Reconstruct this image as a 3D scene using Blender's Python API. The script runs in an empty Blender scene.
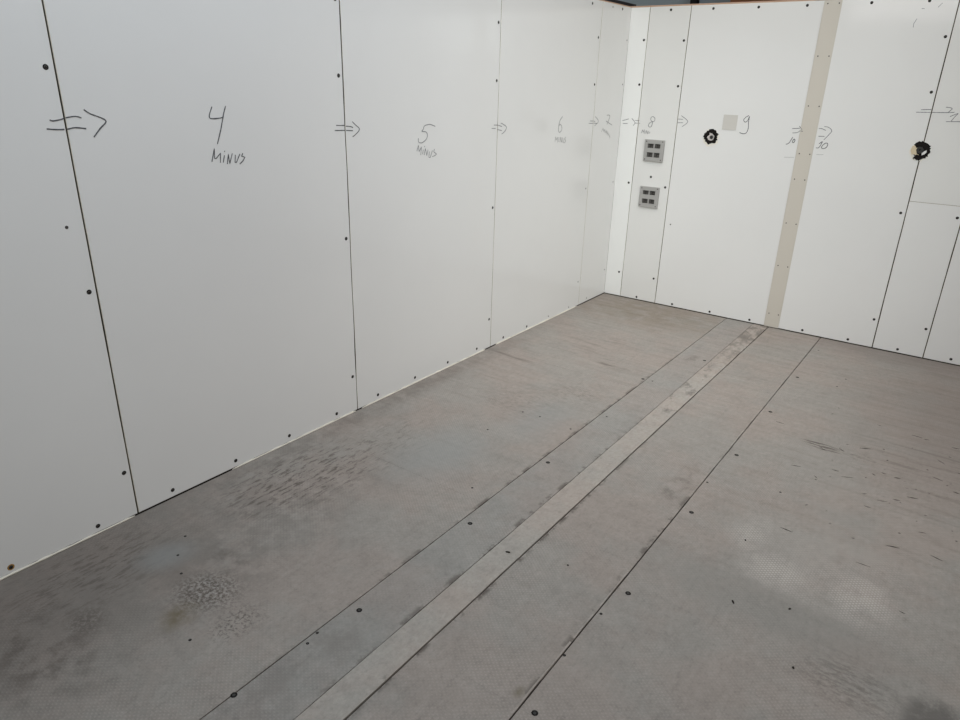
import bpy, bmesh, math, random
from mathutils import Vector, Matrix, noise
random.seed(7)
C = bpy.context.scene.collection
sc = bpy.context.scene

# ---------------------------------------------------------------- materials
def mat(name, col, rough=.5, spec=.5, metal=0.0):
    m = bpy.data.materials.new(name); m.use_nodes = True
    b = m.node_tree.nodes['Principled BSDF']
    b.inputs['Base Color'].default_value = (*col, 1)
    b.inputs['Roughness'].default_value = rough
    b.inputs['Metallic'].default_value = metal
    b.inputs['Specular IOR Level'].default_value = spec
    return m

class NT:
    def __init__(s, m):
        s.t = m.node_tree; s.b = s.t.nodes['Principled BSDF']
    def n(s, kind, **kw):
        nd = s.t.nodes.new(kind)
        for k, v in kw.items():
            if k.startswith('i_'): nd.inputs[k[2:].replace('_', ' ')].default_value = v
            else: setattr(nd, k, v)
        return nd
    def l(s, a, b): s.t.links.new(a, b)
    def pos(s):
        return s.n('ShaderNodeNewGeometry').outputs['Position']
    def math(s, op, a, b=None, clamp=False):
        nd = s.n('ShaderNodeMath', operation=op); nd.use_clamp = clamp
        for i, v in enumerate((a, b)):
            if v is None: continue
            if isinstance(v, (int, float)): nd.inputs[i].default_value = v
            else: s.l(v, nd.inputs[i])
        return nd.outputs[0]
    def noise(s, vec, scale, detail=4, rough=.6, stretch=None):
        if stretch:
            mp = s.n('ShaderNodeMapping'); mp.inputs['Scale'].default_value = stretch[:3]
            if len(stretch) > 3: mp.inputs['Rotation'].default_value = (0, 0, stretch[3])
            s.l(vec, mp.inputs['Vector']); vec = mp.outputs[0]
        nd = s.n('ShaderNodeTexNoise'); nd.inputs['Scale'].default_value = scale
        nd.inputs['Detail'].default_value = detail; nd.inputs['Roughness'].default_value = rough
        s.l(vec, nd.inputs['Vector']); return nd.outputs['Fac']
    def ramp(s, v, a, b, lo=0.0, hi=1.0):
        nd = s.n('ShaderNodeMapRange'); nd.interpolation_type = 'SMOOTHSTEP'
        for k, x in zip(('From Min', 'From Max', 'To Min', 'To Max'), (a, b, lo, hi)): nd.inputs[k].default_value = x
        s.l(v, nd.inputs['Value']); return nd.outputs[0]
    def mix(s, fac, a, b, mode='MIX'):
        nd = s.n('ShaderNodeMix', data_type='RGBA', blend_type=mode)
        for sock, v in ((nd.inputs['Factor'], fac), (nd.inputs[6], a), (nd.inputs[7], b)):
            if isinstance(v, (int, float)): sock.default_value = v
            elif isinstance(v, tuple): sock.default_value = (*v, 1)
            else: s.l(v, sock)
        return nd.outputs[2]
    def blob(s, vec, cx, cy, rx, ry, rot=0, soft=.6):
        """soft-edged ellipse mask on the floor plane"""
        mp = s.n('ShaderNodeMapping', vector_type='TEXTURE')
        mp.inputs['Location'].default_value = (cx, cy, 0)
        mp.inputs['Rotation'].default_value = (0, 0, math.radians(rot))
        mp.inputs['Scale'].default_value = (rx, ry, 1)
        s.l(vec, mp.inputs['Vector'])
        ln = s.n('ShaderNodeVectorMath', operation='LENGTH'); s.l(mp.outputs[0], ln.inputs[0])
        return s.ramp(ln.outputs['Value'], 1 - soft, 1.0, 1, 0)

def wall_material(name, col, rough=.08):
    m = mat(name, col, rough, .5); t = NT(m); p = t.pos()
    big = t.noise(p, 1.6, 3); fine = t.noise(p, 60, 3)
    c = t.mix(t.ramp(big, .35, .7), tuple(x * .985 for x in col), col)
    c = t.mix(t.ramp(fine, .62, .8, 0, .08), c, (.5, .48, .44))
    t.l(c, t.b.inputs['Base Color'])
    t.l(t.ramp(big, .3, .7, rough - .02, rough + .05), t.b.inputs['Roughness'])
    bp = t.n('ShaderNodeBump'); bp.inputs['Strength'].default_value = .12; bp.inputs['Distance'].default_value = .004
    t.l(t.noise(p, 2.5, 2), bp.inputs['Height']); t.l(bp.outputs[0], t.b.inputs['Normal'])
    return m

M = {}
M['white'] = wall_material('white_laminate', (.752, .742, .718))
M['corner'] = wall_material('bright_white_laminate', (.84, .835, .805))
M['upper'] = wall_material('white_laminate_worn', (.735, .725, .695))
M['cream'] = mat('cream_foam_edge', (.72, .67, .55), .8, .2)
M['core'] = mat('dark_core', (.045, .038, .030), .9, .1)
M['ink'] = mat('marker_ink', (.10, .10, .105), .7, .2)
M['ink2'] = mat('faded_ink', (.22, .22, .22), .7, .2)
M['pencil'] = mat('pencil_grey', (.30, .30, .30), .7, .2)
M['black'] = mat('black_hole', (.012, .010, .009), .8, .1)
M['screw'] = mat('screw_steel', (.05, .043, .036), .5, .3)
M['side'] = mat('sheet_edge', (.17, .155, .13), .8, .2)
M['rust'] = mat('rust_orange', (.36, .20, .06), .8, .2)
M['beige'] = wall_material('beige_strip', (.575, .532, .462), .5)
M['patch'] = wall_material('beige_patch', (.58, .555, .51), .5)
M['grey'] = mat('grey_plastic', (.36, .35, .33), .5, .4)
M['insert'] = mat('socket_dark', (.035, .033, .030), .5, .3)
M['insert2'] = mat('socket_grey', (.085, .08, .072), .5, .3)
M['foam'] = mat('aged_foam', (.62, .52, .36), .9, .1)
M['palefoam'] = mat('pale_foam', (.60, .55, .52), .8, .2)
M['stain'] = mat('foam_stain', (.735, .70, .62), .6, .3)
M['slate'] = mat('slate_blue_wall', (.52, .62, .71), .7, .2)
M['steel'] = mat('black_steel', (.012, .013, .016), .5, .3)
M['brown'] = mat('brown_board', (.34, .14, .075), .7, .2)
M['batten'] = mat('reddish_batten', (.50, .33, .24), .8, .2)
M['concrete'] = mat('concrete', (.22, .21, .20), .8, .2)
M['debris'] = mat('debris', (.03, .025, .02), .9, .1)
M['sealant'] = mat('cream_sealant', (.74, .70, .60), .5, .3)

def floor_material(name, base, kind):
    m = mat(name, base, .5, .35); t = NT(m); p = t.pos()
    warm = tuple(a * b for a, b in zip(base, (1.01, .975, .955)))
    cool = tuple(a * b for a, b in zip(base, (.95, .985, .985)))
    dark = tuple(a * .55 for a in base)
    big = t.noise(p, 2.2, 6, .62)
    c = t.mix(t.ramp(big, .40, .60), cool, warm)
    med = t.noise(p, 8, 7, .68)
    c = t.mix(t.ramp(med, .48, .74, 0, .34), c, dark)
    c = t.mix(t.ramp(med, .50, .28, 0, .25), c, tuple(a * 1.35 for a in base))
    smear = t.noise(p, 11, 6, .66, (.22, 2.2, 1, .06))
    c = t.mix(t.ramp(smear, .54, .78, 0, .30), c, dark)
    along = t.noise(p, 12, 6, .66, (2.4, .25, 1, .05))
    c = t.mix(t.ramp(along, .54, .76, 0, .28), c, dark)
    grain = t.noise(p, 85, 5, .75)
    c = t.mix(t.ramp(grain, .50, .72, 0, .36), c, dark)
    c = t.mix(t.ramp(grain, .50, .30, 0, .22), c, tuple(a * 1.4 for a in base))
    rough_ = t.noise(p, 34, 6, .8, (1.3, .75, 1, -.1))
    c = t.mix(t.ramp(rough_, .50, .68, 0, .34), c, dark)
    c = t.mix(t.ramp(rough_, .50, .34, 0, .26), c, tuple(a * 1.4 for a in base))
    # anti-slip film: staggered rows of small raised dots
    sx = t.n('ShaderNodeSeparateXYZ'); t.l(p, sx.inputs[0])
    fx = t.math('SINE', t.math('MULTIPLY', sx.outputs[0], 2 * math.pi / .0176)); fy = t.math('SINE', t.math('MULTIPLY', sx.outputs[1], 2 * math.pi / .0143))
    dots = t.ramp(t.math('MULTIPLY', fx, fy), .20, .75)
    worn = t.ramp(t.noise(p, 1.6, 5, .65), .40, .62, .15, 1)
    dotm = t.math('MULTIPLY', dots, worn)
    n1 = t.noise(p, 30, 6, .72, (2.0, .45, 1, -.12)); n2 = t.noise(p, 9, 7, .68); n3 = t.noise(p, 85, 4, .7)
    n4 = t.noise(p, 5.5, 8, .66, (.42, 2.6, 1, .12)); n5 = t.noise(p, 38, 5, .7, (.7, 1.8, 1, .1))
    def stain(c, col, blob, s, tex=None, lo=.5, hi=.62):
        f = blob
        if tex is not None: f = t.math('MULTIPLY', f, t.ramp(tex, lo, hi))
        return t.mix(t.math('MULTIPLY', f, s), c, col)
    dk = (.075, .060, .050); br = (.13, .105, .066); soot = (.13, .112, .098)
    if kind == 'strip':
        spot = t.noise(p, 9, 7, .68, (1.6, .8, 1, .5))
        c = stain(c, (.115, .10, .085), t.blob(p, 1.28, -.1, .25, 1.3, 0, .9), .8, spot, .42, .58)
        c = stain(c, (.15, .135, .118), t.blob(p, 1.28, -1.3, .25, 1.1, 0, .7), .7, spot, .54, .62)
        c = stain(c, dk, t.blob(p, 1.28, -3.0, .25, 2.6, 0, .5), .45, spot, .63, .70)
    else:
        c = t.mix(t.math('MULTIPLY', dotm, .30), c, tuple(min(1, a * 1.5) for a in base))
        if kind == 'left':
            # dirty, worn near end of the left sheets
            c = stain(c, (.12, .10, .086), t.blob(p, .18, -4.55, .75, 1.05, 8, .9), .60)
            c = stain(c, soot, t.blob(p, .45, -3.9, .45, 1.1, 0, .9), .45, n2, .36, .60)
            c = stain(c, dk, t.blob(p, .28, -3.52, .30, .50, -8, .7), .80, n1, .50, .60)
            c = stain(c, dk, t.blob(p, .35, -3.15, .32, .70, 0, .9), .45, n1, .52, .62)
            c = stain(c, dk, t.blob(p, .20, -4.35, .30, .45, 0, .8), .60, n1, .48, .60)
            c = stain(c, dk, t.blob(p, .45, -4.62, .35, .22, 0, .8), .60, n2, .45, .62)
            c = stain(c, dk, t.blob(p, .42, -4.48, .10, .09, 0, .9), .6, n3, .40, .55)
            c = stain(c, br, t.blob(p, .635, -4.29, .085, .10, 30, .9), .95, n2, .34, .6)
            c = stain(c, dk, t.blob(p, .60, -4.17, .17, .14, 20, .8), .85, n3, .46, .58)
            c = stain(c, (.33, .32, .30), t.blob(p, .60, -4.17, .15, .12, 20, .8), .55, n3, .48, .38)
            c = stain(c, dk, t.blob(p, .80, -4.20, .09, .12, 0, .8), .75, n3, .50, .60)
            c = stain(c, dk, t.blob(p, .52, -4.04, .12, .10, 0, .8), .5, n2, .44, .6)
            c = stain(c, (.215, .218, .21), t.blob(p, .32, -4.15, .12, .15, -20, .9), .65)
            c = stain(c, (.235, .245, .238), t.blob(p, .62, -2.95, .30, .45, 0, .9), .50)
            c = stain(c, (.235, .245, .238), t.blob(p, .80, -2.35, .22, .40, 0, .9), .40)
            # cross smears towards the back
            c = stain(c, dk, t.blob(p, .80, -1.42, .26, .09, -8, .7), .65, n4, .46, .60)
            c = stain(c, dk, t.blob(p, .20, -1.70, .24, .035, -6, .7), .60, n4, .40, .56)
            c = stain(c, dk, t.blob(p, .55, -1.15, .45, .45, 0, .8), .38, n4, .50, .64)
            c = stain(c, dk, t.blob(p, .80, -1.95, .25, .22, 0, .8), .38, n5, .48, .62)
            c = stain(c, dk, t.blob(p, .60, -2.25, .35, .30, 0, .8), .32, n5, .48, .62)
            c = stain(c, br, t.blob(p, .50, -.25, .95, .60, 0, .9), .50, n2, .25, .6)
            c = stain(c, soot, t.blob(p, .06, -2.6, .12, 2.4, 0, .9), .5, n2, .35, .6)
            c = stain(c, dk, t.blob(p, 1.022, -2.6, .016, 2.6, 0, .8), .7, n2, .45, .6)
        if kind == 'right':
            sc_ = t.noise(p, 20, 6, .62, (.40, 3.6, 1, .07))
            c = stain(c, dk, t.blob(p, 2.05, -1.735, .125, .040, -6, .4), .95, sc_, .47, .54)
            c = stain(c, dk, t.blob(p, 2.22, -1.74, .10, .05, 0, .7), .6, n5, .52, .6)
            c = stain(c, dk, t.blob(p, 2.45, -1.85, .45, .50, 0, .8), .80, n5, .60, .68)
            c = stain(c, dk, t.blob(p, 2.55, -1.70, .55, .75, 0, .9), .38, smear, .50, .66)
            c = stain(c, (.165, .135, .118), t.blob(p, 2.7, -1.0, .95, 1.5, 0, .9), .55)
            c = stain(c, (.17, .14, .125), t.blob(p, 2.3, -.05, 1.4, .35, 0, .9), .45)
            # pale patch of dots with a straight lower edge, greyer band below it
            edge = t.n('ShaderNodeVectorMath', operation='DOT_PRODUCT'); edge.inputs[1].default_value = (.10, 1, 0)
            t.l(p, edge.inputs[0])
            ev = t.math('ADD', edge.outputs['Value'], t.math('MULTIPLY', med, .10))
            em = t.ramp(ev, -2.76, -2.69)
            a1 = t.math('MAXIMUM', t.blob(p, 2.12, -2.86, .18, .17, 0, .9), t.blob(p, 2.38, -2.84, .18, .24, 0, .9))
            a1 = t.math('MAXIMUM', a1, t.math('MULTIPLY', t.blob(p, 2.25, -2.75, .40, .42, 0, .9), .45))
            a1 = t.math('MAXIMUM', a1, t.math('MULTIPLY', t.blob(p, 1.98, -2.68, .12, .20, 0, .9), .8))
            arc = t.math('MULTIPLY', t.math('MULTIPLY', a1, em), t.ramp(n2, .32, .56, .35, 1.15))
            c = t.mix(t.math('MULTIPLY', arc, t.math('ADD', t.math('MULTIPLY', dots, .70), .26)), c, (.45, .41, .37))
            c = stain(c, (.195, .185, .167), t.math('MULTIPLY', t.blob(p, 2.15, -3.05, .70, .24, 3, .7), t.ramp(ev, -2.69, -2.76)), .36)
            c = stain(c, (.09, .082, .074), t.blob(p, 2.66, -3.33, .12, .20, 10, .4), .75, n2, .3, .5)
            c = stain(c, dk, t.blob(p, 2.42, -3.27, .20, .15, 10, .8), .45, n5, .44, .6)
        if kind == 'mid':
            c = stain(c, dk, t.blob(p, 1.62, -2.55, .07, .30, 0, .7), .42, n2, .46, .6)
            c = stain(c, br, t.blob(p, 1.665, -3.88, .022, .035, 0, .9), .6)
            c = stain(c, dk, t.blob(p, 1.341, -3.3, .018, 1.6, 0, .7), .8, n2, .48, .58)
            c = stain(c, dk, t.blob(p, 1.687, -3.2, .022, 1.6, 0, .8), .75, n2, .48, .58)
        if kind == 'band':
            c = stain(c, dk, t.blob(p, 1.222, -3.2, .020, 1.8, 0, .8), .7, n2, .48, .58)
            c = stain(c, dk, t.blob(p, 1.12, -1.0, .06, .10, 0, .8), .5, n2, .42, .56)
            c = stain(c, (.17, .15, .135), t.blob(p, 1.10, -4.3, .16, .8, 0, .9), .55, n2, .38, .6)
    t.l(c, t.b.inputs['Base Color'])
    t.l(t.ramp(smear, .3, .75, .42, .62), t.b.inputs['Roughness'])
    hh = t.math('ADD', t.math('MULTIPLY', dotm, 0 if kind == 'strip' else .6), t.math('MULTIPLY', grain, .5))
    bp = t.n('ShaderNodeBump'); bp.inputs['Strength'].default_value = .5; bp.inputs['Distance'].default_value = .0014
    t.l(hh, bp.inputs['Height']); t.l(bp.outputs[0], t.b.inputs['Normal'])
    return m
FB = (.266, .237, .212)
M['f_left'] = floor_material('floor_sheet_left', FB, 'left')
M['f_band'] = floor_material('floor_sheet_cool', (.255, .234, .213), 'band')
M['f_mid'] = floor_material('floor_sheet_mid', (.266, .237, .212), 'mid')
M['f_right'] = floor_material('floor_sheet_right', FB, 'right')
M['f_strip'] = floor_material('floor_cover_strip', (.325, .290, .258), 'strip')

# ---------------------------------------------------------------- helpers
def link(name, bm, mats, parent=None, loc=(0, 0, 0), smooth=False):
    me = bpy.data.meshes.new(name); bm.normal_update(); bm.to_mesh(me); bm.free()
    for m in (mats if isinstance(mats, (list, tuple)) else [mats]): me.materials.append(m)
    if smooth:
        for f in me.polygons: f.use_smooth = True
    o = bpy.data.objects.new(name, me); C.objects.link(o); o.location = loc
    if parent: o.parent = parent
    return o
def tag(o, label, cat, group=None):
    o['label'] = label; o['category'] = cat
    if group: o['group'] = group
    return o
def struct(o): o['kind'] = 'structure'; return o
def box(bm, x0, x1, y0, y1, z0, z1, mi=0, bev=0):
    r = bmesh.ops.create_cube(bm, size=1)
    vs = r['verts']
    for v in vs: v.co = Vector(((x0 + x1) / 2 + v.co.x * (x1 - x0), (y0 + y1) / 2 + v.co.y * (y1 - y0), (z0 + z1) / 2 + v.co.z * (z1 - z0)))
    fs = {f for v in vs for f in v.link_faces}
    for f in fs: f.material_index = mi
    if bev:
        es = list({e for v in vs for e in v.link_edges})
        bmesh.ops.bevel(bm, geom=es, offset=bev, segments=2, affect='EDGES')
    return bm

class Wall:
    """frame on a wall: u along it, z up, h out into the room"""
    def __init__(s, U, N): s.U = Vector(U); s.N = Vector(N)
    def p(s, u, z, h=0): return s.U * u + s.N * h + Vector((0, 0, z))
LW = Wall((0, -1, 0), (1, 0, 0)); BW = Wall((1, 0, 0), (0, -1, 0))
LW.sign = -1; BW.sign = 1

def prism(bm, pts, vec, mi=0):
    """closed solid from a ring of 3D points extruded along vec"""
    vs = [bm.verts.new(p) for p in pts]; f = bm.faces.new(vs); f.material_index = mi
    r = bmesh.ops.extrude_face_region(bm, geom=[f])
    nv = [g for g in r['geom'] if isinstance(g, bmesh.types.BMVert)]
    for v in nv: v.co += vec
    bmesh.ops.recalc_face_normals(bm, faces=bm.faces)

H = 2.145
GAP = {}
def panel_mesh(W, a, b, z0, z1, base, ja=.0006, jb=.0006, T=.012, ch=.0009):
    """sheet with slightly wavy edges and a chamfered foam-coloured rim"""
    ring = []
    n = 14
    for i in range(n + 1):
        t = i / n; ring.append((a + (random.uniform(-ja, ja) if 0 < i < n else 0), z0 + (z1 - z0) * t))
    for i in range(n + 1):
        t = 1 - i / n; ring.append((b + (random.uniform(-jb, jb) if 0 < i < n else 0), z0 + (z1 - z0) * t))
    cu, cz = (a + b) / 2, (z0 + z1) / 2
    def inner(u, z): return (u + (ch if u < cu else -ch), z + (ch if z < z0 + ch else (-ch if z > z1 - ch else 0)))
    bm = bmesh.new()
    F = [bm.verts.new(W.p(*inner(u, z), 0) - base) for u, z in ring]
    S = [bm.verts.new(W.p(u, z, -ch) - base) for u, z in ring]
    B = [bm.verts.new(W.p(u, z, -T) - base) for u, z in ring]
    bm.faces.new(F); bm.faces.new(B[::-1])
    k = len(ring)
    for i in range(k):
        j = (i + 1) % k
        for A_, B_, mi in ((F, S, 1), (S, B, 2)):
            f = bm.faces.new((A_[i], A_[j], B_[j], B_[i])); f.material_index = mi
    bmesh.ops.recalc_face_normals(bm, faces=bm.faces)
    return bm

# one screw of each kind; every other screw is a copy of it
def screw_mesh(W, kind):
    bm = bmesh.new()
    N = 16
    def ring(r, h, dz=0): return [bm.verts.new(W.p(r * math.cos(2 * math.pi * i / N), r * math.sin(2 * math.pi * i / N) + dz, h)) for i in range(N)]
    def band(A_, B_, mi):
        for i in range(N):
            f = bm.faces.new((A_[i], A_[(i + 1) % N], B_[(i + 1) % N], B_[i])); f.material_index = mi
    R = {'dark': .0086, 'big': .0087, 'rusty': .0115, 'small': .0042, 'faint': .0055}[kind]
    o = ring(R, .0002); c = ring(R * .94, .0009); d = ring(R * .62, .0004); e = ring(R * .55, .0012, -R * .12)
    band(o, c, 2 if kind == 'rusty' else 0); band(c, d, 2 if kind == 'rusty' else 0); band(d, e, 1)
    f = bm.faces.new(e); f.material_index = 1
    # cross slot
    for w, h in ((R * .42, R * .09), (R * .09, R * .42)):
        prism(bm, [W.p(x, z - R * .12, .0012) for x, z in ((-w, -h), (w, -h), (w, h), (-w, h))], W.N * .0003, 0)
    bmesh.ops.recalc_face_normals(bm, faces=bm.faces)
    me = bpy.data.meshes.new('screw_' + kind); bm.to_mesh(me); bm.free()
    m0 = {'faint': M['screw'], 'small': M['screw']}.get(kind, M['black'])
    for m in (m0, M['insert2'] if kind in ('faint', 'small') else M['screw'], M['rust']): me.materials.append(m)
    return me
SM = {(w, k): screw_mesh(Wd, k) for w, Wd in (('L', LW), ('B', BW)) for k in ('dark', 'big', 'rusty', 'small', 'faint')}
def screws(parent, wk, W, pts, base, kind='dark', out=0.0):
    for q in pts:
        u, z = q[:2]; k = q[2] if len(q) > 2 else kind
        s = bpy.data.objects.new('screw', SM[(wk, k)]); C.objects.link(s)
        s.parent = parent; s.location = W.p(u, z, out) - base
        if k == 'rusty': s['label'] = 'screw with orange rust around it'

def ribbon(bm, W, pts, width, base, h0=.0003, th=.0005):
    n = len(pts)
    P = [Vector(p) for p in pts]
    L_, R_ = [], []
    for i in range(n):
        d = (P[min(i + 1, n - 1)] - P[max(i - 1, 0)])
        if d.length < 1e-6: d = Vector((1, 0))
        d.normalize(); nn = Vector((-d.y, d.x)) * width / 2 * random.uniform(.8, 1.15)
        L_.append(P[i] + nn); R_.append(P[i] - nn)
    for i in range(n - 1):
        q = [L_[i], L_[i + 1], R_[i + 1], R_[i]]
        lo = [bm.verts.new(W.p(v.x, v.y, h0) - base) for v in q]; hi = [bm.verts.new(W.p(v.x, v.y, h0 + th) - base) for v in q]
        bm.faces.new(hi)
        for k in range(4): bm.faces.new((lo[k], lo[(k + 1) % 4], hi[(k + 1) % 4], hi[k]))
def smooth_line(pts):
    """Catmull-Rom through the traced points"""
    P = [Vector(p) for p in pts]
    if len(P) < 3: return [tuple(p) for p in P]
    out = []
    for i in range(len(P) - 1):
        a, b, c, d = P[max(i - 1, 0)], P[i], P[i + 1], P[min(i + 2, len(P) - 1)]
        for k in range(4):
            t = k / 4
            out.append(tuple(.5 * ((2 * b) + (c - a) * t + (2 * a - 5 * b + 4 * c - d) * t * t + (3 * b - a - 3 * c + d) * t ** 3)))
    out.append(tuple(P[-1])); return out
def clip(pts, lo, hi):
    """pieces of a polyline whose u lies in lo..hi"""
    dense = []
    for a, b in zip(pts, pts[1:]):
        k = max(1, int(math.hypot(b[0] - a[0], b[1] - a[1]) / .004))
        dense += [(a[0] + (b[0] - a[0]) * i / k, a[1] + (b[1] - a[1]) * i / k) for i in range(k)]
    dense.append(pts[-1])
    runs, cur = [], []
    for p in dense:
        if lo <= p[0] <= hi: cur.append(p)
        else:
            if len(cur) > 1: runs.append(cur)
            cur = []
    if len(cur) > 1: runs.append(cur)
    return runs
def ink(parent, W, a, b, items, base, out=0.0, z=(0, 9)):
    for name, strokes, width, m, lab in items:
        runs = []
        for s in strokes:
            mz = sum(p[1] for p in s) / len(s)
            if not z[0] < mz < z[1]: continue
            ss = smooth_line(s) if ('number' in name or 'arrow' in name) else s
            runs += clip(ss, a + .001, b - .001)
        if not runs: continue
        bm = bmesh.new()
        for r in runs: ribbon(bm, W, r, width, base, out + .0003)
        bmesh.ops.recalc_face_normals(bm, faces=bm.faces)
        o = link(name, bm, m, parent)
        if lab: o['label'] = lab
LEFT_INK=[
 ('arrow',[[(4.115,1.473),(4.105,1.47),(4.08,1.474),(4.067,1.478),(4.037,1.482),(4.018,1.477)],[(4.129,1.447),(4.101,1.444),(4.069,1.444),(4.043,1.448),(4.009,1.444)],[(4.006,1.502),(3.988,1.489),(3.958,1.477),(3.941,1.464),(3.965,1.442),(3.989,1.417)]]),
 ('number4',[[(3.539,1.506),(3.553,1.479),(3.553,1.467),(3.541,1.464),(3.512,1.465),(3.495,1.468)],[(3.48,1.508),(3.493,1.478),(3.511,1.426),(3.533,1.373)]]),
 ('word4',[[(3.565,1.31),(3.549,1.357),(3.552,1.322),(3.546,1.32),(3.524,1.339),(3.529,1.304)],[(3.508,1.33),(3.516,1.304)],[(3.504,1.347),(3.506,1.342)],[(3.499,1.297),(3.49,1.334),(3.488,1.298),(3.472,1.335)],[(3.459,1.329),(3.464,1.301),(3.457,1.301),(3.438,1.331)],[(3.424,1.333),(3.431,1.322),(3.416,1.317),(3.428,1.303),(3.443,1.293)]]),
 ('arrow',[[(2.924,1.422),(2.869,1.42)],[(2.866,1.417),(2.84,1.415),(2.823,1.41)],[(2.934,1.401),(2.87,1.399),(2.824,1.396)],[(2.825,1.435),(2.805,1.42),(2.784,1.406),(2.787,1.394),(2.808,1.379),(2.827,1.37)]]),
 ('number5',[[(2.234,1.397),(2.265,1.406),(2.286,1.408),(2.32,1.402),(2.329,1.387),(2.34,1.376),(2.311,1.373),(2.298,1.36),(2.302,1.341),(2.323,1.327),(2.347,1.32),(2.368,1.327),(2.368,1.344)]]),
 ('word5',[[(2.381,1.281),(2.369,1.31),(2.363,1.278),(2.345,1.3),(2.351,1.26)],[(2.331,1.286),(2.337,1.263)],[(2.319,1.304),(2.32,1.298)],[(2.324,1.259),(2.314,1.291),(2.302,1.254),(2.293,1.284)],[(2.282,1.274),(2.286,1.245),(2.275,1.243),(2.257,1.278)],[(2.24,1.285),(2.246,1.271),(2.223,1.258),(2.237,1.25),(2.259,1.247)]]),
 ('arrow',[[(1.721,1.37),(1.681,1.369)],[(1.699,1.388),(1.659,1.386),(1.616,1.377)],[(1.667,1.363),(1.617,1.355)],[(1.631,1.397),(1.605,1.39),(1.568,1.372),(1.587,1.348),(1.616,1.336)]]),
 ('number6',[[(0.904,1.418),(0.93,1.399),(0.946,1.367),(0.946,1.335),(0.932,1.319),(0.904,1.334),(0.908,1.358),(0.93,1.37),(0.945,1.359)]]),
 ('word6',[[(0.982,1.261),(0.979,1.293),(0.963,1.272),(0.953,1.29),(0.948,1.256)],[(0.936,1.289),(0.933,1.259)],[(0.916,1.254),(0.917,1.29),(0.895,1.253),(0.894,1.287)],[(0.883,1.285),(0.879,1.254),(0.865,1.252),(0.861,1.284)],[(0.841,1.287),(0.852,1.273),(0.837,1.261),(0.859,1.247)]]),
 ('arrow',[[(0.521,1.365),(0.454,1.363)],[(0.505,1.381),(0.457,1.379),(0.427,1.376)],[(0.455,1.366),(0.39,1.361)],[(0.429,1.409),(0.379,1.382),(0.386,1.365),(0.431,1.345)]]),
 ('number7',[[(0.245,1.414),(0.209,1.415),(0.194,1.404),(0.211,1.376),(0.231,1.35)],[(0.252,1.375),(0.213,1.363),(0.146,1.343)]]),
 ('word7',[[(0.311,1.3),(0.29,1.325),(0.273,1.301),(0.258,1.318),(0.256,1.294)],[(0.246,1.309),(0.245,1.291)],[(0.233,1.282),(0.228,1.308),(0.211,1.277),(0.209,1.301)],[(0.198,1.292),(0.196,1.269),(0.181,1.284)],[(0.164,1.277),(0.177,1.266),(0.157,1.256),(0.168,1.25)]]),
]
BACK_INK=[
 ('arrowE',[[(0.015,1.373),(0.028,1.375),(0.065,1.387)],[(0.02,1.352),(0.059,1.354)],[(0.09,1.391),(0.119,1.363),(0.106,1.34)],[(0.117,1.359),(0.16,1.36)],[(0.117,1.378),(0.153,1.379)]]),
 ('number8',[[(0.274,1.402),(0.258,1.412),(0.244,1.405),(0.244,1.387),(0.26,1.376),(0.274,1.384),(0.274,1.402)],[(0.26,1.376),(0.239,1.368),(0.229,1.349),(0.238,1.337),(0.254,1.344),(0.26,1.376)]]),
 ('word8',[[(0.178,1.29),(0.186,1.315),(0.193,1.296),(0.2,1.318),(0.201,1.287)],[(0.208,1.31),(0.208,1.288)],[(0.217,1.288),(0.218,1.313),(0.229,1.287),(0.231,1.311)],[(0.238,1.309),(0.239,1.289),(0.249,1.303)]]),
 ('arrowF',[[(0.448,1.404),(0.49,1.404)],[(0.447,1.378),(0.493,1.381)],[(0.473,1.429),(0.527,1.391),(0.488,1.352)]]),
 ('number9',[[(0.952,1.451),(0.934,1.44),(0.921,1.421),(0.935,1.407),(0.95,1.42),(0.957,1.446),(0.956,1.411),(0.961,1.368),(0.951,1.336),(0.927,1.331),(0.906,1.338)]]),
 ('arrowG',[[(1.247,1.383),(1.295,1.386)],[(1.254,1.355),(1.284,1.359),(1.3,1.371),(1.318,1.368)],[(1.29,1.399),(1.311,1.38)]]),
 ('number10',[[(1.226,1.28),(1.244,1.29),(1.261,1.329)],[(1.272,1.318),(1.264,1.302),(1.271,1.292),(1.279,1.308),(1.272,1.318)]]),
 ('arrowg',[[(1.412,1.392),(1.433,1.391),(1.456,1.382)],[(1.419,1.344),(1.455,1.345)],[(1.443,1.405),(1.469,1.402),(1.492,1.382),(1.478,1.355),(1.455,1.323)]]),
 ('number10b',[[(1.431,1.296),(1.449,1.312),(1.435,1.274),(1.418,1.271)],[(1.457,1.293),(1.45,1.275),(1.462,1.268),(1.479,1.277),(1.485,1.297),(1.473,1.305),(1.457,1.293)]]),
 ('arrowH',[[(1.962,1.53),(2.019,1.534)],[(1.939,1.515),(2.102,1.52),(2.135,1.523)],[(2.086,1.549),(2.106,1.548),(2.119,1.541),(2.104,1.522)]]),
 ('number12',[[(2.118,1.498),(2.154,1.517),(2.145,1.502),(2.13,1.473)],[(2.105,1.469),(2.186,1.473)]]),
 ('scratch',[[(1.818,1.983),(1.816,2.003),(1.827,2.029)],[(1.839,2.082),(1.854,2.081)],[(1.92,2.086),(1.937,2.108)]]),
 ('line',[[(1.23,1.196),(1.292,1.2)]]),
 ('line',[[(1.428,1.229),(1.471,1.232)]]),
]
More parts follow.
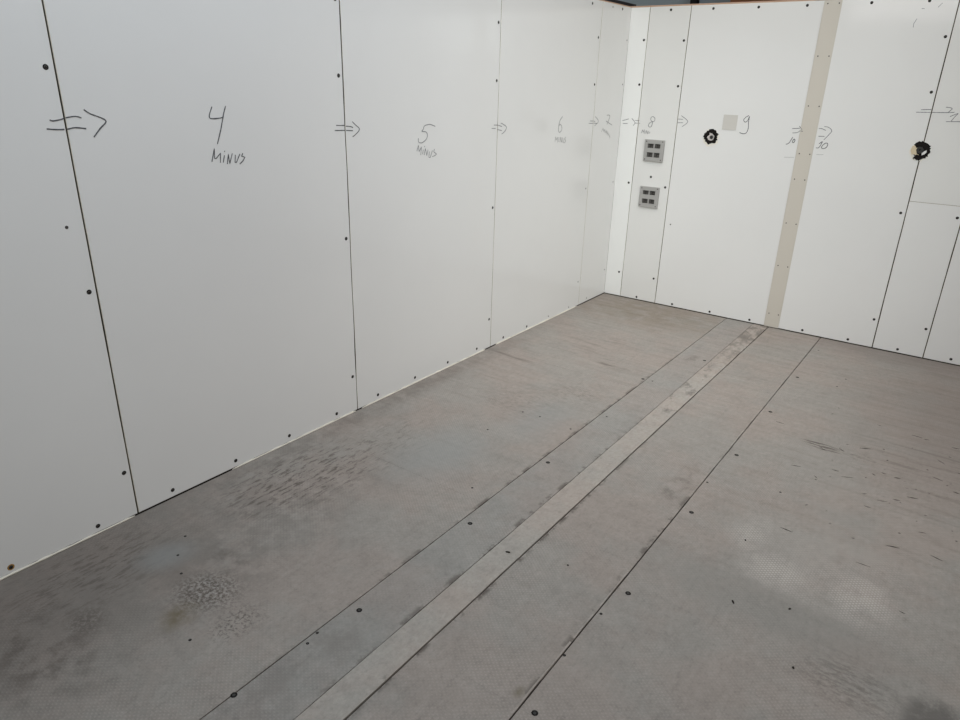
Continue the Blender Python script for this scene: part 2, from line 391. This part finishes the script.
# ---------------------------------------------------------------- ink on the panels
LI = []
LNAMES = {'4': 'handwritten 4', '5': 'handwritten 5', '6': 'handwritten 6', '7': 'handwritten 7', '8': 'handwritten 8', '9': 'handwritten 9'}
def inkset(src, side):
    out = []
    for n, st in src:
        cu = sum(p[0] for s in st for p in s) / sum(len(s) for s in st)
        if n.startswith('arrow'):
            near = cu > 2.7 and side == 'L'
            out.append(('arrow_marking', st, .0042 if near else .0042, M['ink'] if near else M['ink2'], 'hand drawn double-line arrow pointing right'))
        elif n.startswith('number'):
            k = n[6:].rstrip('b'); out.append(('number_marking', st, .0042, M['ink'] if cu > 3 or k == '9' or k == '10' else M['ink2'], 'handwritten ' + k))
        elif n.startswith('word'):
            out.append(('word_marking', st, .0036 if cu > 1 else .0028, M['ink'] if cu > 3 else M['ink2'], 'handwritten word MINUS'))
        elif n == 'scratch': out += [('scratch_mark', [q], .0035, M['pencil'], 'faint grey scratch') for q in st]
        else: out.append(('pencil_line', st, .004, M['faintline'], 'faint grey line'))
    return out
M['faintline'] = mat('faint_pencil', (.5, .5, .48), .7, .2)
LI = inkset(LEFT_INK, 'L'); BI = inkset(BACK_INK, 'B')

# ---------------------------------------------------------------- panels
def wall_panel(wk, a, b, gl, gr, scr, label, z0=.006, z1=H, ja=.0006, jb=.0006, m='white', ch=.0009, zr=(0, 9), cat='wall panel'):
    """a..b = seam centres along the wall, gl/gr = half gaps"""
    W = LW if wk == 'L' else BW
    lo, hi = a + gl, b - gr
    base = W.p((lo + hi) / 2, z0, -.006)
    bm = panel_mesh(W, lo, hi, z0, z1, base, ja, jb, ch=ch)
    o = link('cladding_panel', bm, [M[m], M['cream'], M['side']], None, base)
    tag(o, label, cat, 'white wall panels')
    screws(o, wk, W, scr, base)
    ink(o, W, a, b, LI if wk == 'L' else BI, base, 0, zr)
    return o
Z = (.2, .912, 1.627, 1.925)
bot = lambda us, z=.03: [(u, z) for u in us]
p3 = wall_panel('L', 4.070, 5.27, .0026, .001, [(4.097, 1.625, 'big'), (4.127, 1.141, 'faint'), (4.096, .915, 'big'), (4.095, .2, 'big'), (4.224, .031), (4.522, .029, 'rusty'), (4.822, .03)],
  'white wall panel at far left, nearest the camera, with a rusty bottom screw', ch=.0016)
p4 = wall_panel('L', 2.870, 4.070, .0022, .0028, [(2.896, z, 'big') for z in Z] + bot((3.919, 3.617, 3.319, 3.017), .036),
  'white wall panel marked 4 MINUS in handwriting', ja=.0016, ch=.0016)
p5 = wall_panel('L', 1.661, 2.870, .0016, .0022, [(1.685, z) for z in Z] + bot((2.717, 2.413, 2.111, 1.813), .034),
  'white wall panel marked 5 MINUS in handwriting', jb=.0016)
p6 = wall_panel('L', .4525, 1.661, .0014, .0016, [(.481, 1.921), (.481, 1.622), (.487, .909, 'faint'), (.490, .2, 'faint'), (.603, 2.118), (1.511, .027), (1.216, .027), (.918, .027, 'faint'), (.613, .024, 'faint')],
  'white wall panel marked 6 MINUS, second from the corner')
p7 = wall_panel('L', 0, .4525, 0, .0014, [(.025, 1.929, 'faint'), (.028, 1.628, 'faint'), (.033, .915, 'faint'), (.040, .21, 'faint'), (.145, 2.124), (.299, 2.124, 'faint'), (.323, .031, 'faint')],
  'narrow white left-wall panel marked 7, touching the corner')
q0 = wall_panel('B', 0, .1461, 0, .0014, [(.122, 1.931), (.122, 1.630), (.118, .918), (.114, .203)],
  'narrowest white strip panel of the back wall, right in the corner', m='corner')
q8 = wall_panel('B', .1461, .4485, .0014, .0018, [(.302, 2.122, 'big'), (.423, 1.925, 'big'), (.421, 1.626, 'big'), (.418, .912, 'big'), (.415, .2), (.289, .024), (.295, .978, 'big')],
  'narrow white panel marked 8 that carries both grey boxes', m='upper')
q9 = wall_panel('B', .4485, 1.3505, .0018, .0, [(.603, 2.121, 'big'), (.903, 2.12, 'big'), (1.203, 2.12, 'big'), (.592, .024), (.893, .024), (1.194, .024), (.496, .642, 'faint')],
  'white wall panel marked 9 with beige square and black-rimmed hole')
q10 = wall_panel('B', 1.3505, 2.0185, .0, .0028, [(1.568, 2.122, 'big'), (1.87, 2.122, 'big'), (1.993, 1.931, 'big'), (1.992, 1.63, 'big'), (1.99, .913, 'big'), (1.99, .2), (1.566, .027), (1.864, .027)],
  'white wall panel marked 10 right of the long beige strip')
q11 = wall_panel('B', 2.0185, 2.3190, .0028, .0028, [(2.294, .920, 'big'), (2.293, .2), (2.168, .028)],
  'narrow plain white panel below the thin horizontal seam, right side', z1=.9895, zr=(0, .9))
q12 = wall_panel('B', 2.0185, 2.3190, .0028, .0028, [(2.294, 1.63, 'big'), (2.294, 1.93, 'big'), (2.17, 2.122, 'big')],
  'narrow white panel above the horizontal seam, with arrow and number', z0=.9912, m='upper', zr=(.99, 9), ch=.0008)
q13 = wall_panel('B', 2.3190, 3.52, .0028, .001, [(2.471, .034), (2.771, .034), (3.07, .034)],
  'white wall panel at the far right edge of the back wall')

# openings burnt through two of the panels: cut for real
def cut(objs, W, u, z, r, seed):
    rnd = random.Random(seed); bm = bmesh.new(); N = 28
    pts = [W.p(u + r * math.cos(t) * k, z + r * math.sin(t) * k, -.05) for i in range(N) for t, k in [(2 * math.pi * i / N, 1 + rnd.uniform(-.07, .07))]]
    prism(bm, pts, W.N * .1)
    c = link('cutter', bm, M['black'])
    for o in objs:
        md = o.modifiers.new('cut', 'BOOLEAN'); md.object = c; md.operation = 'DIFFERENCE'; md.solver = 'EXACT'
        bpy.context.view_layer.update()
        dg = bpy.context.evaluated_depsgraph_get()
        me = bpy.data.meshes.new_from_object(o.evaluated_get(dg)); o.modifiers.clear(); o.data = me
    bpy.data.objects.remove(c)
cut([q9], BW, .711, 1.296, .040, 1)
cut([q10, q12], BW, 2.010, 1.295, .040, 2)

def ring_blob(bm, W, base, r0, r1, h0, h1, seed, mi, amp=.12, a0=0, a1=2 * math.pi, off=(0, 0), spikes=()):
    """irregular torn rim between two radii, standing h0..h1 off the wall"""
    rnd = random.Random(seed); N = 36; full = abs(a1 - a0) > 6.2
    cnt = N if full else N + 1
    A_, B_, C_, D_ = [], [], [], []
    for i in range(cnt):
        t = a0 + (a1 - a0) * i / N
        ro = r1 * (1 + rnd.uniform(-amp, amp) + sum(k * math.exp(-((t - s) / .10) ** 2) for s, k in spikes)); ri = r0 * (1 + rnd.uniform(-amp, amp))
        f = lambda r, h: bm.verts.new(W.p(off[0] + r * math.cos(t), off[1] + r * math.sin(t), h + rnd.uniform(0, .0008)) - base * 0)
        A_.append(f(ri, h0)); B_.append(f(ri * 1.05, h1)); C_.append(f(ro * .94, h1)); D_.append(f(ro, h0))
    rng = range(cnt) if full else range(cnt - 1)
    for i in rng:
        j = (i + 1) % cnt
        for P, Q in ((A_, B_), (B_, C_), (C_, D_), (D_, A_)):
            q = bm.faces.new((P[i], P[j], Q[j], Q[i])); q.material_index = mi
    if not full:
        for e in (0, cnt - 1): bm.faces.new((A_[e], B_[e], C_[e], D_[e])).material_index = mi
def disc(bm, W, r, h0, h1, mi, off=(0, 0), pts=None, seed=0, amp=0.05):
    rnd = random.Random(seed)
    if pts is None: pts = [(off[0] + r * (1 + rnd.uniform(-amp, amp)) * math.cos(2 * math.pi * i / 20), off[1] + r * (1 + rnd.uniform(-amp, amp)) * math.sin(2 * math.pi * i / 20)) for i in range(20)]
    vs = [bm.verts.new(W.p(x, z, h0)) for x, z in pts]; f = bm.faces.new(vs); f.material_index = mi
    r_ = bmesh.ops.extrude_face_region(bm, geom=[f])
    for g in r_['geom']:
        if isinstance(g, bmesh.types.BMVert): g.co += W.N * (h1 - h0)
        if isinstance(g, bmesh.types.BMFace): g.material_index = mi
    for e in bm.faces:
        if all(v in vs or True for v in e.verts) and e.material_index == 0 and mi: pass

def opening(u, z, label, variant):
    W = BW; e = bpy.data.objects.new('pipe_opening', None); C.objects.link(e); e.location = W.p(u, z, 0)
    tag(e, label, 'hole', None)
    one = Vector((0, 0, 0))
    bm = bmesh.new()
    if variant == 1:
        ring_blob(bm, W, one, .027, .050, .0002, .0035, 3, 0, .13, spikes=((math.pi, .22), (1.45, .14), (.45, .12)))
    else:
        ring_blob(bm, W, one, .024, .055, .0002, .0035, 5, 0, .09, a0=-2.1, a1=2.45)
        ring_blob(bm, W, one, .028, .055, .0002, .0035, 8, 0, .10, a0=-2.15, a1=-1.3)
    bmesh.ops.recalc_face_normals(bm, faces=bm.faces); link('charred_rim', bm, M['black'], e)['label'] = 'torn black rim'
    # foam plug
    bm = bmesh.new()
    if variant == 1:
        disc(bm, W, 0, -.010, .001, 0, pts=[(-.036, -.004), (-.012, .012), (-.014, .034), (.004, .022), (.022, .006), (.018, -.014), (.0, -.034), (-.018, -.022)])
        mf = M['palefoam']
    else:
        disc(bm, W, 0, .0003, .0030, 0, pts=[(-.050, -.002), (-.046, .024), (-.030, .034), (-.026, .016), (-.012, .018), (-.020, .0), (-.014, -.018), (.002, -.026), (.006, -.034), (-.014, -.034), (-.022, -.024), (-.040, -.024)])
        mf = M['foam']
    bmesh.ops.recalc_face_normals(bm, faces=bm.faces); link('foam_plug', bm, mf, e)['label'] = 'torn beige insulation foam'
    if variant == 2:
        bm = bmesh.new(); disc(bm, W, 0, .0003, .0042, 0, pts=[(.012, -.014), (.022, -.002), (.034, .006), (.036, -.008), (.026, -.020), (.014, -.026)])
        bmesh.ops.recalc_face_normals(bm, faces=bm.faces); link('foam_lump', bm, M['white'], e)['label'] = 'small white foam lump'
    bm = bmesh.new(); ring_blob(bm, W, one, .006, .013 if variant == 1 else .020, .0003, .0045, 9, 0, .12, off=(.004, -.002) if variant == 1 else (-.002, .004))
    disc(bm, W, .007, -.006, .0015, 0, off=(.004, -.002))
    bmesh.ops.recalc_face_normals(bm, faces=bm.faces); link('pipe_end', bm, M['insert'], e)['label'] = 'dark cut pipe end'
    # back of the cavity
    bm = bmesh.new(); disc(bm, W, .037, -.0118, -.011, 0); bmesh.ops.recalc_face_normals(bm, faces=bm.faces); link('cavity', bm, M['black'], e)
    # foam smear around the rim
    bm = bmesh.new(); rnd = random.Random(variant * 11)
    RS = .058 if variant == 1 else .053
    pts = [(RS * math.cos(t) * (1 + rnd.uniform(-.12, .12)), (RS * math.sin(t) - .006) * (1 + rnd.uniform(-.1, .12))) for t in [2 * math.pi * i / 26 for i in range(26)]]
    vo = [bm.verts.new(W.p(x, zz, .0006)) for x, zz in pts]; vi = [bm.verts.new(W.p(.044 * math.cos(2 * math.pi * i / 26), .044 * math.sin(2 * math.pi * i / 26), .0008)) for i in range(26)]
    wo = [bm.verts.new(W.p(x, zz, .0001)) for x, zz in pts]
    for i in range(26):
        j = (i + 1) % 26; bm.faces.new((vo[i], vo[j], vi[j], vi[i])); bm.faces.new((wo[i], wo[j], vo[j], vo[i]))
    bmesh.ops.recalc_face_normals(bm, faces=bm.faces); link('foam_smear', bm, M['stain'], e)['label'] = 'pale yellowish foam residue'
opening(.711, 1.296, 'black-rimmed pipe hole at lower left of the beige square', 1)
opening(2.010, 1.295, 'black-rimmed hole with yellow foam, over a panel seam', 2)

# long beige cover strip and beige square
bm = bmesh.new(); W = BW
base = W.p(1.352, .004, 0)
box(bm, -.0515, .0515, -.0030, -.0001, 0, 2.139, bev=.0008)
st = link('cover_strip', bm, M['beige'], None, base)
tag(st, 'tall beige cover strip over the joint between panels 9 and 10', 'strip')
SP = [(u, z, 'small') for z in (2.126, 1.826, 1.527, 1.227, 1.06, .762, .460, .104) for u in (1.322, 1.388)]
screws(st, 'B', BW, SP, base, out=.003)
ink(st, BW, 1.301, 1.403, [x for x in BI if x[0] == 'arrow_marking' and max(p[0] for s in x[1] for p in s) < 1.33], base, .003)
bm = bmesh.new(); box(bm, -.049, .049, -.0022, -.0001, 0, .100, bev=.0006)
tag(link('square_patch', bm, M['patch'], None, W.p(.830, 1.350, 0)), 'beige square patch stuck on the panel left of the 9', 'patch')

# grey boxes with four openings
def socket_box(u, z, label):
    W = BW; e = bpy.data.objects.new('socket_box', None); C.objects.link(e); e.location = W.p(u, z - .078, 0)
    tag(e, label, 'socket box', 'grey four-gang boxes')
    xs = [-.0775, -.052, -.006, .003, .048, .0775]; zs = [0, .030, .064, .096, .127, .156]
    holes = {(1, 1), (3, 1), (1, 3), (3, 3)}
    bm = bmesh.new(); T = -.012
    V = {}
    def v(i, k, h):
        if (i, k, h) not in V: V[(i, k, h)] = bm.verts.new((xs[i], h, zs[k]))
        return V[(i, k, h)]
    for i in range(5):
        for k in range(5):
            if (i, k) in holes:
                for a_, b_ in (((i, k), (i + 1, k)), ((i + 1, k), (i + 1, k + 1)), ((i + 1, k + 1), (i, k + 1)), ((i, k + 1), (i, k))):
                    bm.faces.new((v(*a_, T), v(*b_, T), v(*b_, 0), v(*a_, 0)))
            else:
                for h in (T, 0): bm.faces.new((v(i, k, h), v(i + 1, k, h), v(i + 1, k + 1, h), v(i, k + 1, h)))
    for i in range(5):
        for k in (0, 5): bm.faces.new((v(i, k, T), v(i + 1, k, T), v(i + 1, k, 0), v(i, k, 0)))
    for k in range(5):
        for i in (0, 5): bm.faces.new((v(i, k, T), v(i, k + 1, T), v(i, k + 1, 0), v(i, k, 0)))
    bmesh.ops.recalc_face_normals(bm, faces=bm.faces)
    bmesh.ops.bevel(bm, geom=[ed for ed in bm.edges if all(abs(q.co.y - T) < 1e-6 for q in ed.verts) and len(ed.link_faces) == 2 and abs(ed.calc_face_angle(0)) > 1], offset=.0012, segments=2, affect='EDGES')
    link('cover_plate', bm, M['grey'], e)
    for (i, k) in sorted(holes):
        bm = bmesh.new(); x0, x1, a0, a1 = xs[i], xs[i + 1], zs[k], zs[k + 1]
        box(bm, x0 + .0005, x1 - .0005, -.002, -.0002, a0 + .0005, a1 - .0005)
        box(bm, x0 + .004, x0 + .018, -.007, -.002, a0 + .005, a1 - .006, 1)
        box(bm, x0 + .024, x1 - .005, -.0055, -.002, a0 + .004 + .003 * (i > 1), a1 - .014, 1)
        box(bm, x0 + .020, x0 + .023, -.010, -.002, a0 + .002, a1 - .002, 0)
        box(bm, x0 + .026, x1 - .006, -.009, -.002, a1 - .009, a1 - .006, 1)
        link('socket', bm, [M['insert'], M['insert2']], e)['label'] = 'dark open socket'
    for x, zz in ((-.063, .143), (.064, .145), (-.064, .014), (.062, .014)):
        s = bpy.data.objects.new('screw', SM[('B', 'small')]); C.objects.link(s); s.parent = e; s.location = (x, -.012, zz)
socket_box(.2975, 1.171, 'grey square box with four sockets, the upper of two')
socket_box(.300, .827, 'grey square box with four sockets, the lower of two')

# ---------------------------------------------------------------- wall cores, trims, hall
bm = bmesh.new(); box(bm, -.110, -.0125, -5.27, 0, -.02, H - .004, 0); box(bm, -.110, 0, -8.0, -5.272, -.02, H - .004, 1)
struct(link('wall_left', bm, [M['core'], M['white']]))
bm = bmesh.new(); box(bm, -.110, 3.52, .0125, .110, -.02, H - .004, 0); box(bm, 3.522, 5.2, 0, .110, -.02, H - .004, 1)
struct(link('wall_back', bm, [M['core'], M['white']]))
bm = bmesh.new(); box(bm, 5.2, 5.3, -8, .11, -.02, H, 0)
struct(link('wall_right', bm, M['white']))
# thin reddish timber lath along the top of the back wall, dark capping on the left wall
bm = bmesh.new(); box(bm, -.11, 1.24, .004, .10, H + .0005, H + .010)
struct(link('trim_1', bm, M['batten']))
bm = bmesh.new(); box(bm, -.11, -.015, -5.27, .11, H + .0105, H + .030)
struct(link('trim_2', bm, M['steel']))
bm = bmesh.new(); box(bm, -.012, -.001, -5.27, -.0005, H + .0005, H + .007)
struct(link('trim_3', bm, M['batten']))
# sealant bead along the foot of the walls, broken where the photo shows a dark gap
def bead(name, W, runs, r):
    bm = bmesh.new(); rnd = random.Random(4)
    for a, b in runs:
        n = max(2, int((b - a) / .03)); prev = None
        for i in range(n + 1):
            u = a + (b - a) * i / n; rr = r * (1 + rnd.uniform(-.25, .25))
            if i in (0, n): rr = r * .4
            cur = [bm.verts.new(W.p(u, .0008 + dz, dh)) for dh, dz in ((.0004, rr * 1.25), (rr * .7, rr * .9), (rr, .0), (.0004, 0))]
            if prev:
                for k in range(4): bm.faces.new((prev[k], prev[(k + 1) % 4], cur[(k + 1) % 4], cur[k]))
            else: bm.faces.new(cur)
            prev = cur
        bm.faces.new(prev)
    bmesh.ops.recalc_face_normals(bm, faces=bm.faces)
    struct(link(name, bm, M['sealant'], smooth=True))
bead('baseboard_left', LW, [(.48, 1.60), (1.72, 2.84), (2.885, 3.64), (4.085, 5.27)], .0054)

# hall around the cell, seen only in the strip above the back wall
bm = bmesh.new(); box(bm, -6, 9, 3.0, 3.15, -.02, 4.2)
struct(link('wall_hall', bm, M['slate']))
bm = bmesh.new()
box(bm, -.032, .032, -.05, -.042, 0, 4.1); box(bm, -.032, .032, .042, .05, 0, 4.1); box(bm, -.005, .005, -.042, .042, 0, 4.1); box(bm, -.07, .07, -.08, .08, 0, .012)
tag(link('steel_column', bm, M['steel'], None, (-.625, 2.90, 0)), 'thin black steel column in the gap above the back wall', 'column')
bm = bmesh.new()
for i in range(6): box(bm, -.02 + i * .2, .176 + i * .2, -.02, .01, 0, 2.9, bev=.004)
tag(link('timber_boarding', bm, M['brown'], None, (-.12, 2.6, 0)), 'reddish brown timber boarding glimpsed above the back wall top', 'boards')

# ---------------------------------------------------------------- floor
bm = bmesh.new(); box(bm, -6, 9, -9, 3.15, -.12, -.0125, 0)
fl = struct(link('floor', bm, M['debris']))
fl.data.materials[0] = M['core']
def sheet(x0, x1, y0, y1, m, top=0.0, T=.012, j=.0007, name='floor_sheet', label=None):
    bm = bmesh.new(); n = max(4, int((y1 - y0) / .12)); rnd = random.Random(int((x0 + 7) * 1000 + y0 * 77)); b = .0010
    Lx = [x0 + rnd.uniform(-j, j) for _ in range(n + 1)]; Rx = [x1 + rnd.uniform(-j, j) for _ in range(n + 1)]
    rings = []
    for i in range(n + 1):
        y = y0 + (y1 - y0) * i / n
        rings.append([bm.verts.new(c) for c in ((Lx[i], y, top - T), (Lx[i], y, top - b), (Lx[i] + b, y, top), (Rx[i] - b, y, top), (Rx[i], y, top - b), (Rx[i], y, top - T))])
    for A_, B_ in zip(rings, rings[1:]):
        for k in range(6): bm.faces.new((A_[k], A_[(k + 1) % 6], B_[(k + 1) % 6], B_[k]))
    bm.faces.new(rings[0][::-1]); bm.faces.new(rings[-1])
    bmesh.ops.recalc_face_normals(bm, faces=bm.faces)
    return link(name, bm, m, fl)
Y0 = -6.2
def seams(x0, x1, m, ys, g=.0009, **k):
    out = []
    for a, b in zip(ys, ys[1:]): out.append(sheet(x0, x1, a + g, b - g, m, **k))
    return out
e = .003
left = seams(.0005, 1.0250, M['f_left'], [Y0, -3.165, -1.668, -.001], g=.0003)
band = [sheet(1.0285, 1.2262, Y0, -.002, M['f_band'])]
mid = [sheet(1.3390, 1.6915, Y0, -.002, M['f_mid'])]
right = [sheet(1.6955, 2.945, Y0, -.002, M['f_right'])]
outer = [sheet(2.9480, 5.199, Y0, -.002, M['f_mid'])]
bm = bmesh.new()
cs = sheet(1.2293, 1.3345, Y0, -.006, M['f_strip'], top=.0022, T=.014, name='floor_strip'); cs.parent = None
tag(cs, 'long narrow pale cover strip laid in the floor between the dark joints', 'floor strip')
# curled edge of the film along the right joint
bm = bmesh.new(); rnd = random.Random(5)
for a, b in ((-3.95, -3.62), (-3.42, -3.20), (-3.60, -3.47), (-2.0, -1.8)):
    n = 10; prev = None
    for i in range(n + 1):
        y = a + (b - a) * i / n; hh = .0035 * math.sin(math.pi * i / n) + .0004; w = .004 + rnd.uniform(0, .002)
        cur = [bm.verts.new(c) for c in ((1.6905 - w, y, .0003), (1.6905, y, hh), (1.6915, y, hh - .0003), (1.6905, y, .0001))]
        if prev:
            for k in range(4): bm.faces.new((prev[k], prev[(k + 1) % 4], cur[(k + 1) % 4], cur[k]))
        prev = cur
bmesh.ops.recalc_face_normals(bm, faces=bm.faces)
link('raised_edge', bm, M['f_strip'], fl)['label'] = 'pale curled film edge'
# floor screws
def fscrew_mesh(R):
    bm = bmesh.new(); N = 16
    def ring(r, z): return [bm.verts.new((r * math.cos(2 * math.pi * i / N) * (1 + .08 * math.sin(3 * i)), r * math.sin(2 * math.pi * i / N), z)) for i in range(N)]
    o = ring(R, .0002); c = ring(R * .85, .0008); d = ring(R * .5, .0006); s = ring(R * .4, .0010)
    for A_, B_, mi in ((o, c, 0), (c, d, 0), (d, s, 1)):
        for i in range(N): bm.faces.new((A_[i], A_[(i + 1) % N], B_[(i + 1) % N], B_[i])).material_index = mi
    bm.faces.new(s).material_index = 1
    bmesh.ops.recalc_face_normals(bm, faces=bm.faces)
    me = bpy.data.meshes.new('floor_screw'); bm.to_mesh(me); bm.free(); me.materials.append(M['black']); me.materials.append(M['insert']); return me
fs = fscrew_mesh(.0098); fsm = fscrew_mesh(.0050)
for x, y, k in [(1.196, -.975, 1), (1.066, -1.506, 0), (1.066, -2.109, 0), (1.066, -2.712, 1), (1.067, -3.313, 1), (1.068, -3.922, 1), (1.031, -4.375, 1), (1.036, -4.073, 0), (1.046, -4.121, 0), (.985, -2.352, 0), (1.009, -1.512, 1),
             (1.738, -.29, 0), (1.738, -.881, 1), (1.738, -1.491, 1), (1.738, -2.089, 1), (1.737, -2.691, 1), (1.737, -3.303, 1), (1.738, -3.913, 1), (1.742, -4.52, 1),
             (1.71, -2.42, 0), (1.708, -3.45, 0), (1.70, -3.68, 0), (.92, -3.10, 0), (.45, -4.17, 0), (.75, -4.33, 0), (1.27, -3.757, 0), (1.98, -.72, 0), (1.96, -.88, 0), (.69, -2.34, 0), (.79, -2.33, 0), (.66, -2.62, 0), (1.99, -2.30, 0), (.35, -4.12, 0), (.27, -4.04, 0)]:
    s = bpy.data.objects.new('screw', fs if k else fsm); C.objects.link(s); s.parent = fl; s.location = (x, y, .0)
# crumbs
def crumb(x, y, L_, w, rot, h=.003, lab=None):
    bm = bmesh.new(); rnd = random.Random(int(x * 999 - y * 77)); n = 7
    pts = []
    for i in range(n): t = 2 * math.pi * i / n; pts.append(Vector((L_ * math.cos(t) * rnd.uniform(.7, 1.1), w * math.sin(t) * rnd.uniform(.7, 1.1), .0)))
    R_ = Matrix.Rotation(rot, 3, 'Z'); prism(bm, [R_ @ p for p in pts], Vector((0, 0, h)))
    for v in bm.verts:
        if v.co.z > h * .5: v.co.x *= .7; v.co.y *= .7
    z = .0023 if 1.229 < x < 1.3345 else .0003
    return link('debris_crumb', bm, M['debris'], None, (x, y, z))
tag(crumb(1.288, -3.374, .012, .0035, .3, .004), 'black splinter lying across the pale floor strip', 'debris')
for x, y, l, w, r, lab in [(1.971, -2.745, .0045, .004, 0, 'tiny black crumb near the pale floor patch'),
     (2.204, -3.040, .006, .004, 1, 'tiny dark crumb just below the pale floor patch'),
     (2.276, -3.302, .006, .004, 2, 'tiny dark crumb on the bare grey floor at lower right'),
     (2.040, -3.123, .012, .004, 2.2, 'dark curved flake left of the crumb, right floor sheet'),
     (1.50, -3.30, .004, .003, .6, 'tiny crumb on the middle floor sheet between strip and right joint')]:
    tag(crumb(x, y, l, w, r), lab, 'debris')
# dark specks scattered around the scuffed right part: flecks of worn film
bm = bmesh.new(); rnd = random.Random(12)
for i in range(85):
    x = rnd.gauss(2.45, .28); y = rnd.gauss(-1.85, .42)
    if not (1.75 < x < 2.93 and -3.2 < y < -.2): continue
    L_ = rnd.choice((.003, .005, .012, .022)) * rnd.uniform(.7, 1.2); w = rnd.uniform(.0012, .0035); t = rnd.gauss(.1, .5); d = Vector((math.cos(t), math.sin(t), 0)); nn = Vector((-d.y, d.x, 0)); c0 = Vector((x, y, .0002))
    prism(bm, [c0 + d * L_, c0 + nn * w, c0 - d * L_, c0 - nn * w], Vector((0, 0, .0006)))
o = link('film_fleck', bm, M['debris'], fl); o['kind'] = 'stuff'; o['label'] = 'scattered dark flecks of worn floor film'

# ---------------------------------------------------------------- light and camera
w = bpy.data.worlds.new('sky'); sc.world = w; w.use_nodes = True
bg = w.node_tree.nodes['Background']; bg.inputs[0].default_value = (1, .93, .74, 1); bg.inputs[1].default_value = .175
def area(name, loc, target, size, power, col, spread=180):
    l = bpy.data.lights.new(name, 'AREA'); l.shape = 'RECTANGLE'; l.size, l.size_y = size; l.energy = power; l.color = col; l.spread = math.radians(spread)
    o = bpy.data.objects.new(name, l); C.objects.link(o); o.location = loc
    o.rotation_euler = (Vector(target) - Vector(loc)).to_track_quat('-Z', 'Y').to_euler(); return o
area('added_light', (1.0, -2.4, 5.5), (.6, -.8, 0), (3, 3), 27.5, (1.0, .975, .96), 60)  # unseen area lights from here on, added to set the wall and floor brightness
area('added_light', (1.5, -4.0, 4.0), (1.5, -4.0, 0), (2, 2), 60, (.69, .86, 1.04))
area('added_light', (5.0, -2.5, 3.2), (0, -2.5, 1), (2, 2), 31, (1, .955, .97), 120)
area('added_light', (1.2, -6.5, 3.5), (1.2, 0, 1), (2, 2), 14.5, (1, .97, .95), 120)
area('added_light', (4.8, -4.5, 2.6), (0, -.3, 1), (1.2, 1.2), 8, (.9, 1, 1), 50)

cam = bpy.data.cameras.new('camera'); co = bpy.data.objects.new('camera', cam); C.objects.link(co)
cam.sensor_fit = 'HORIZONTAL'; cam.sensor_width = 36; cam.lens = 691.67 / 960 * 36
yaw, pitch, roll = .61741, -.38162, .027606
fwd = Vector((-math.sin(yaw) * math.cos(pitch), math.cos(yaw) * math.cos(pitch), math.sin(pitch)))
right_ = Vector((math.cos(yaw), math.sin(yaw), 0)); up = right_.cross(fwd)
r2 = right_ * math.cos(roll) + up * math.sin(roll); u2 = -right_ * math.sin(roll) + up * math.cos(roll)
mt = Matrix((r2, u2, -fwd)).transposed().to_4x4(); mt.translation = (2.4113, -5.1694, 1.6155)
co.matrix_world = mt; cam.clip_start = .02
sc.camera = co
sc.view_settings.view_transform = 'Standard'; sc.view_settings.look = 'None'; sc.view_settings.gamma = 1; sc.view_settings.exposure = 0
sc.view_settings.use_curve_mapping = False
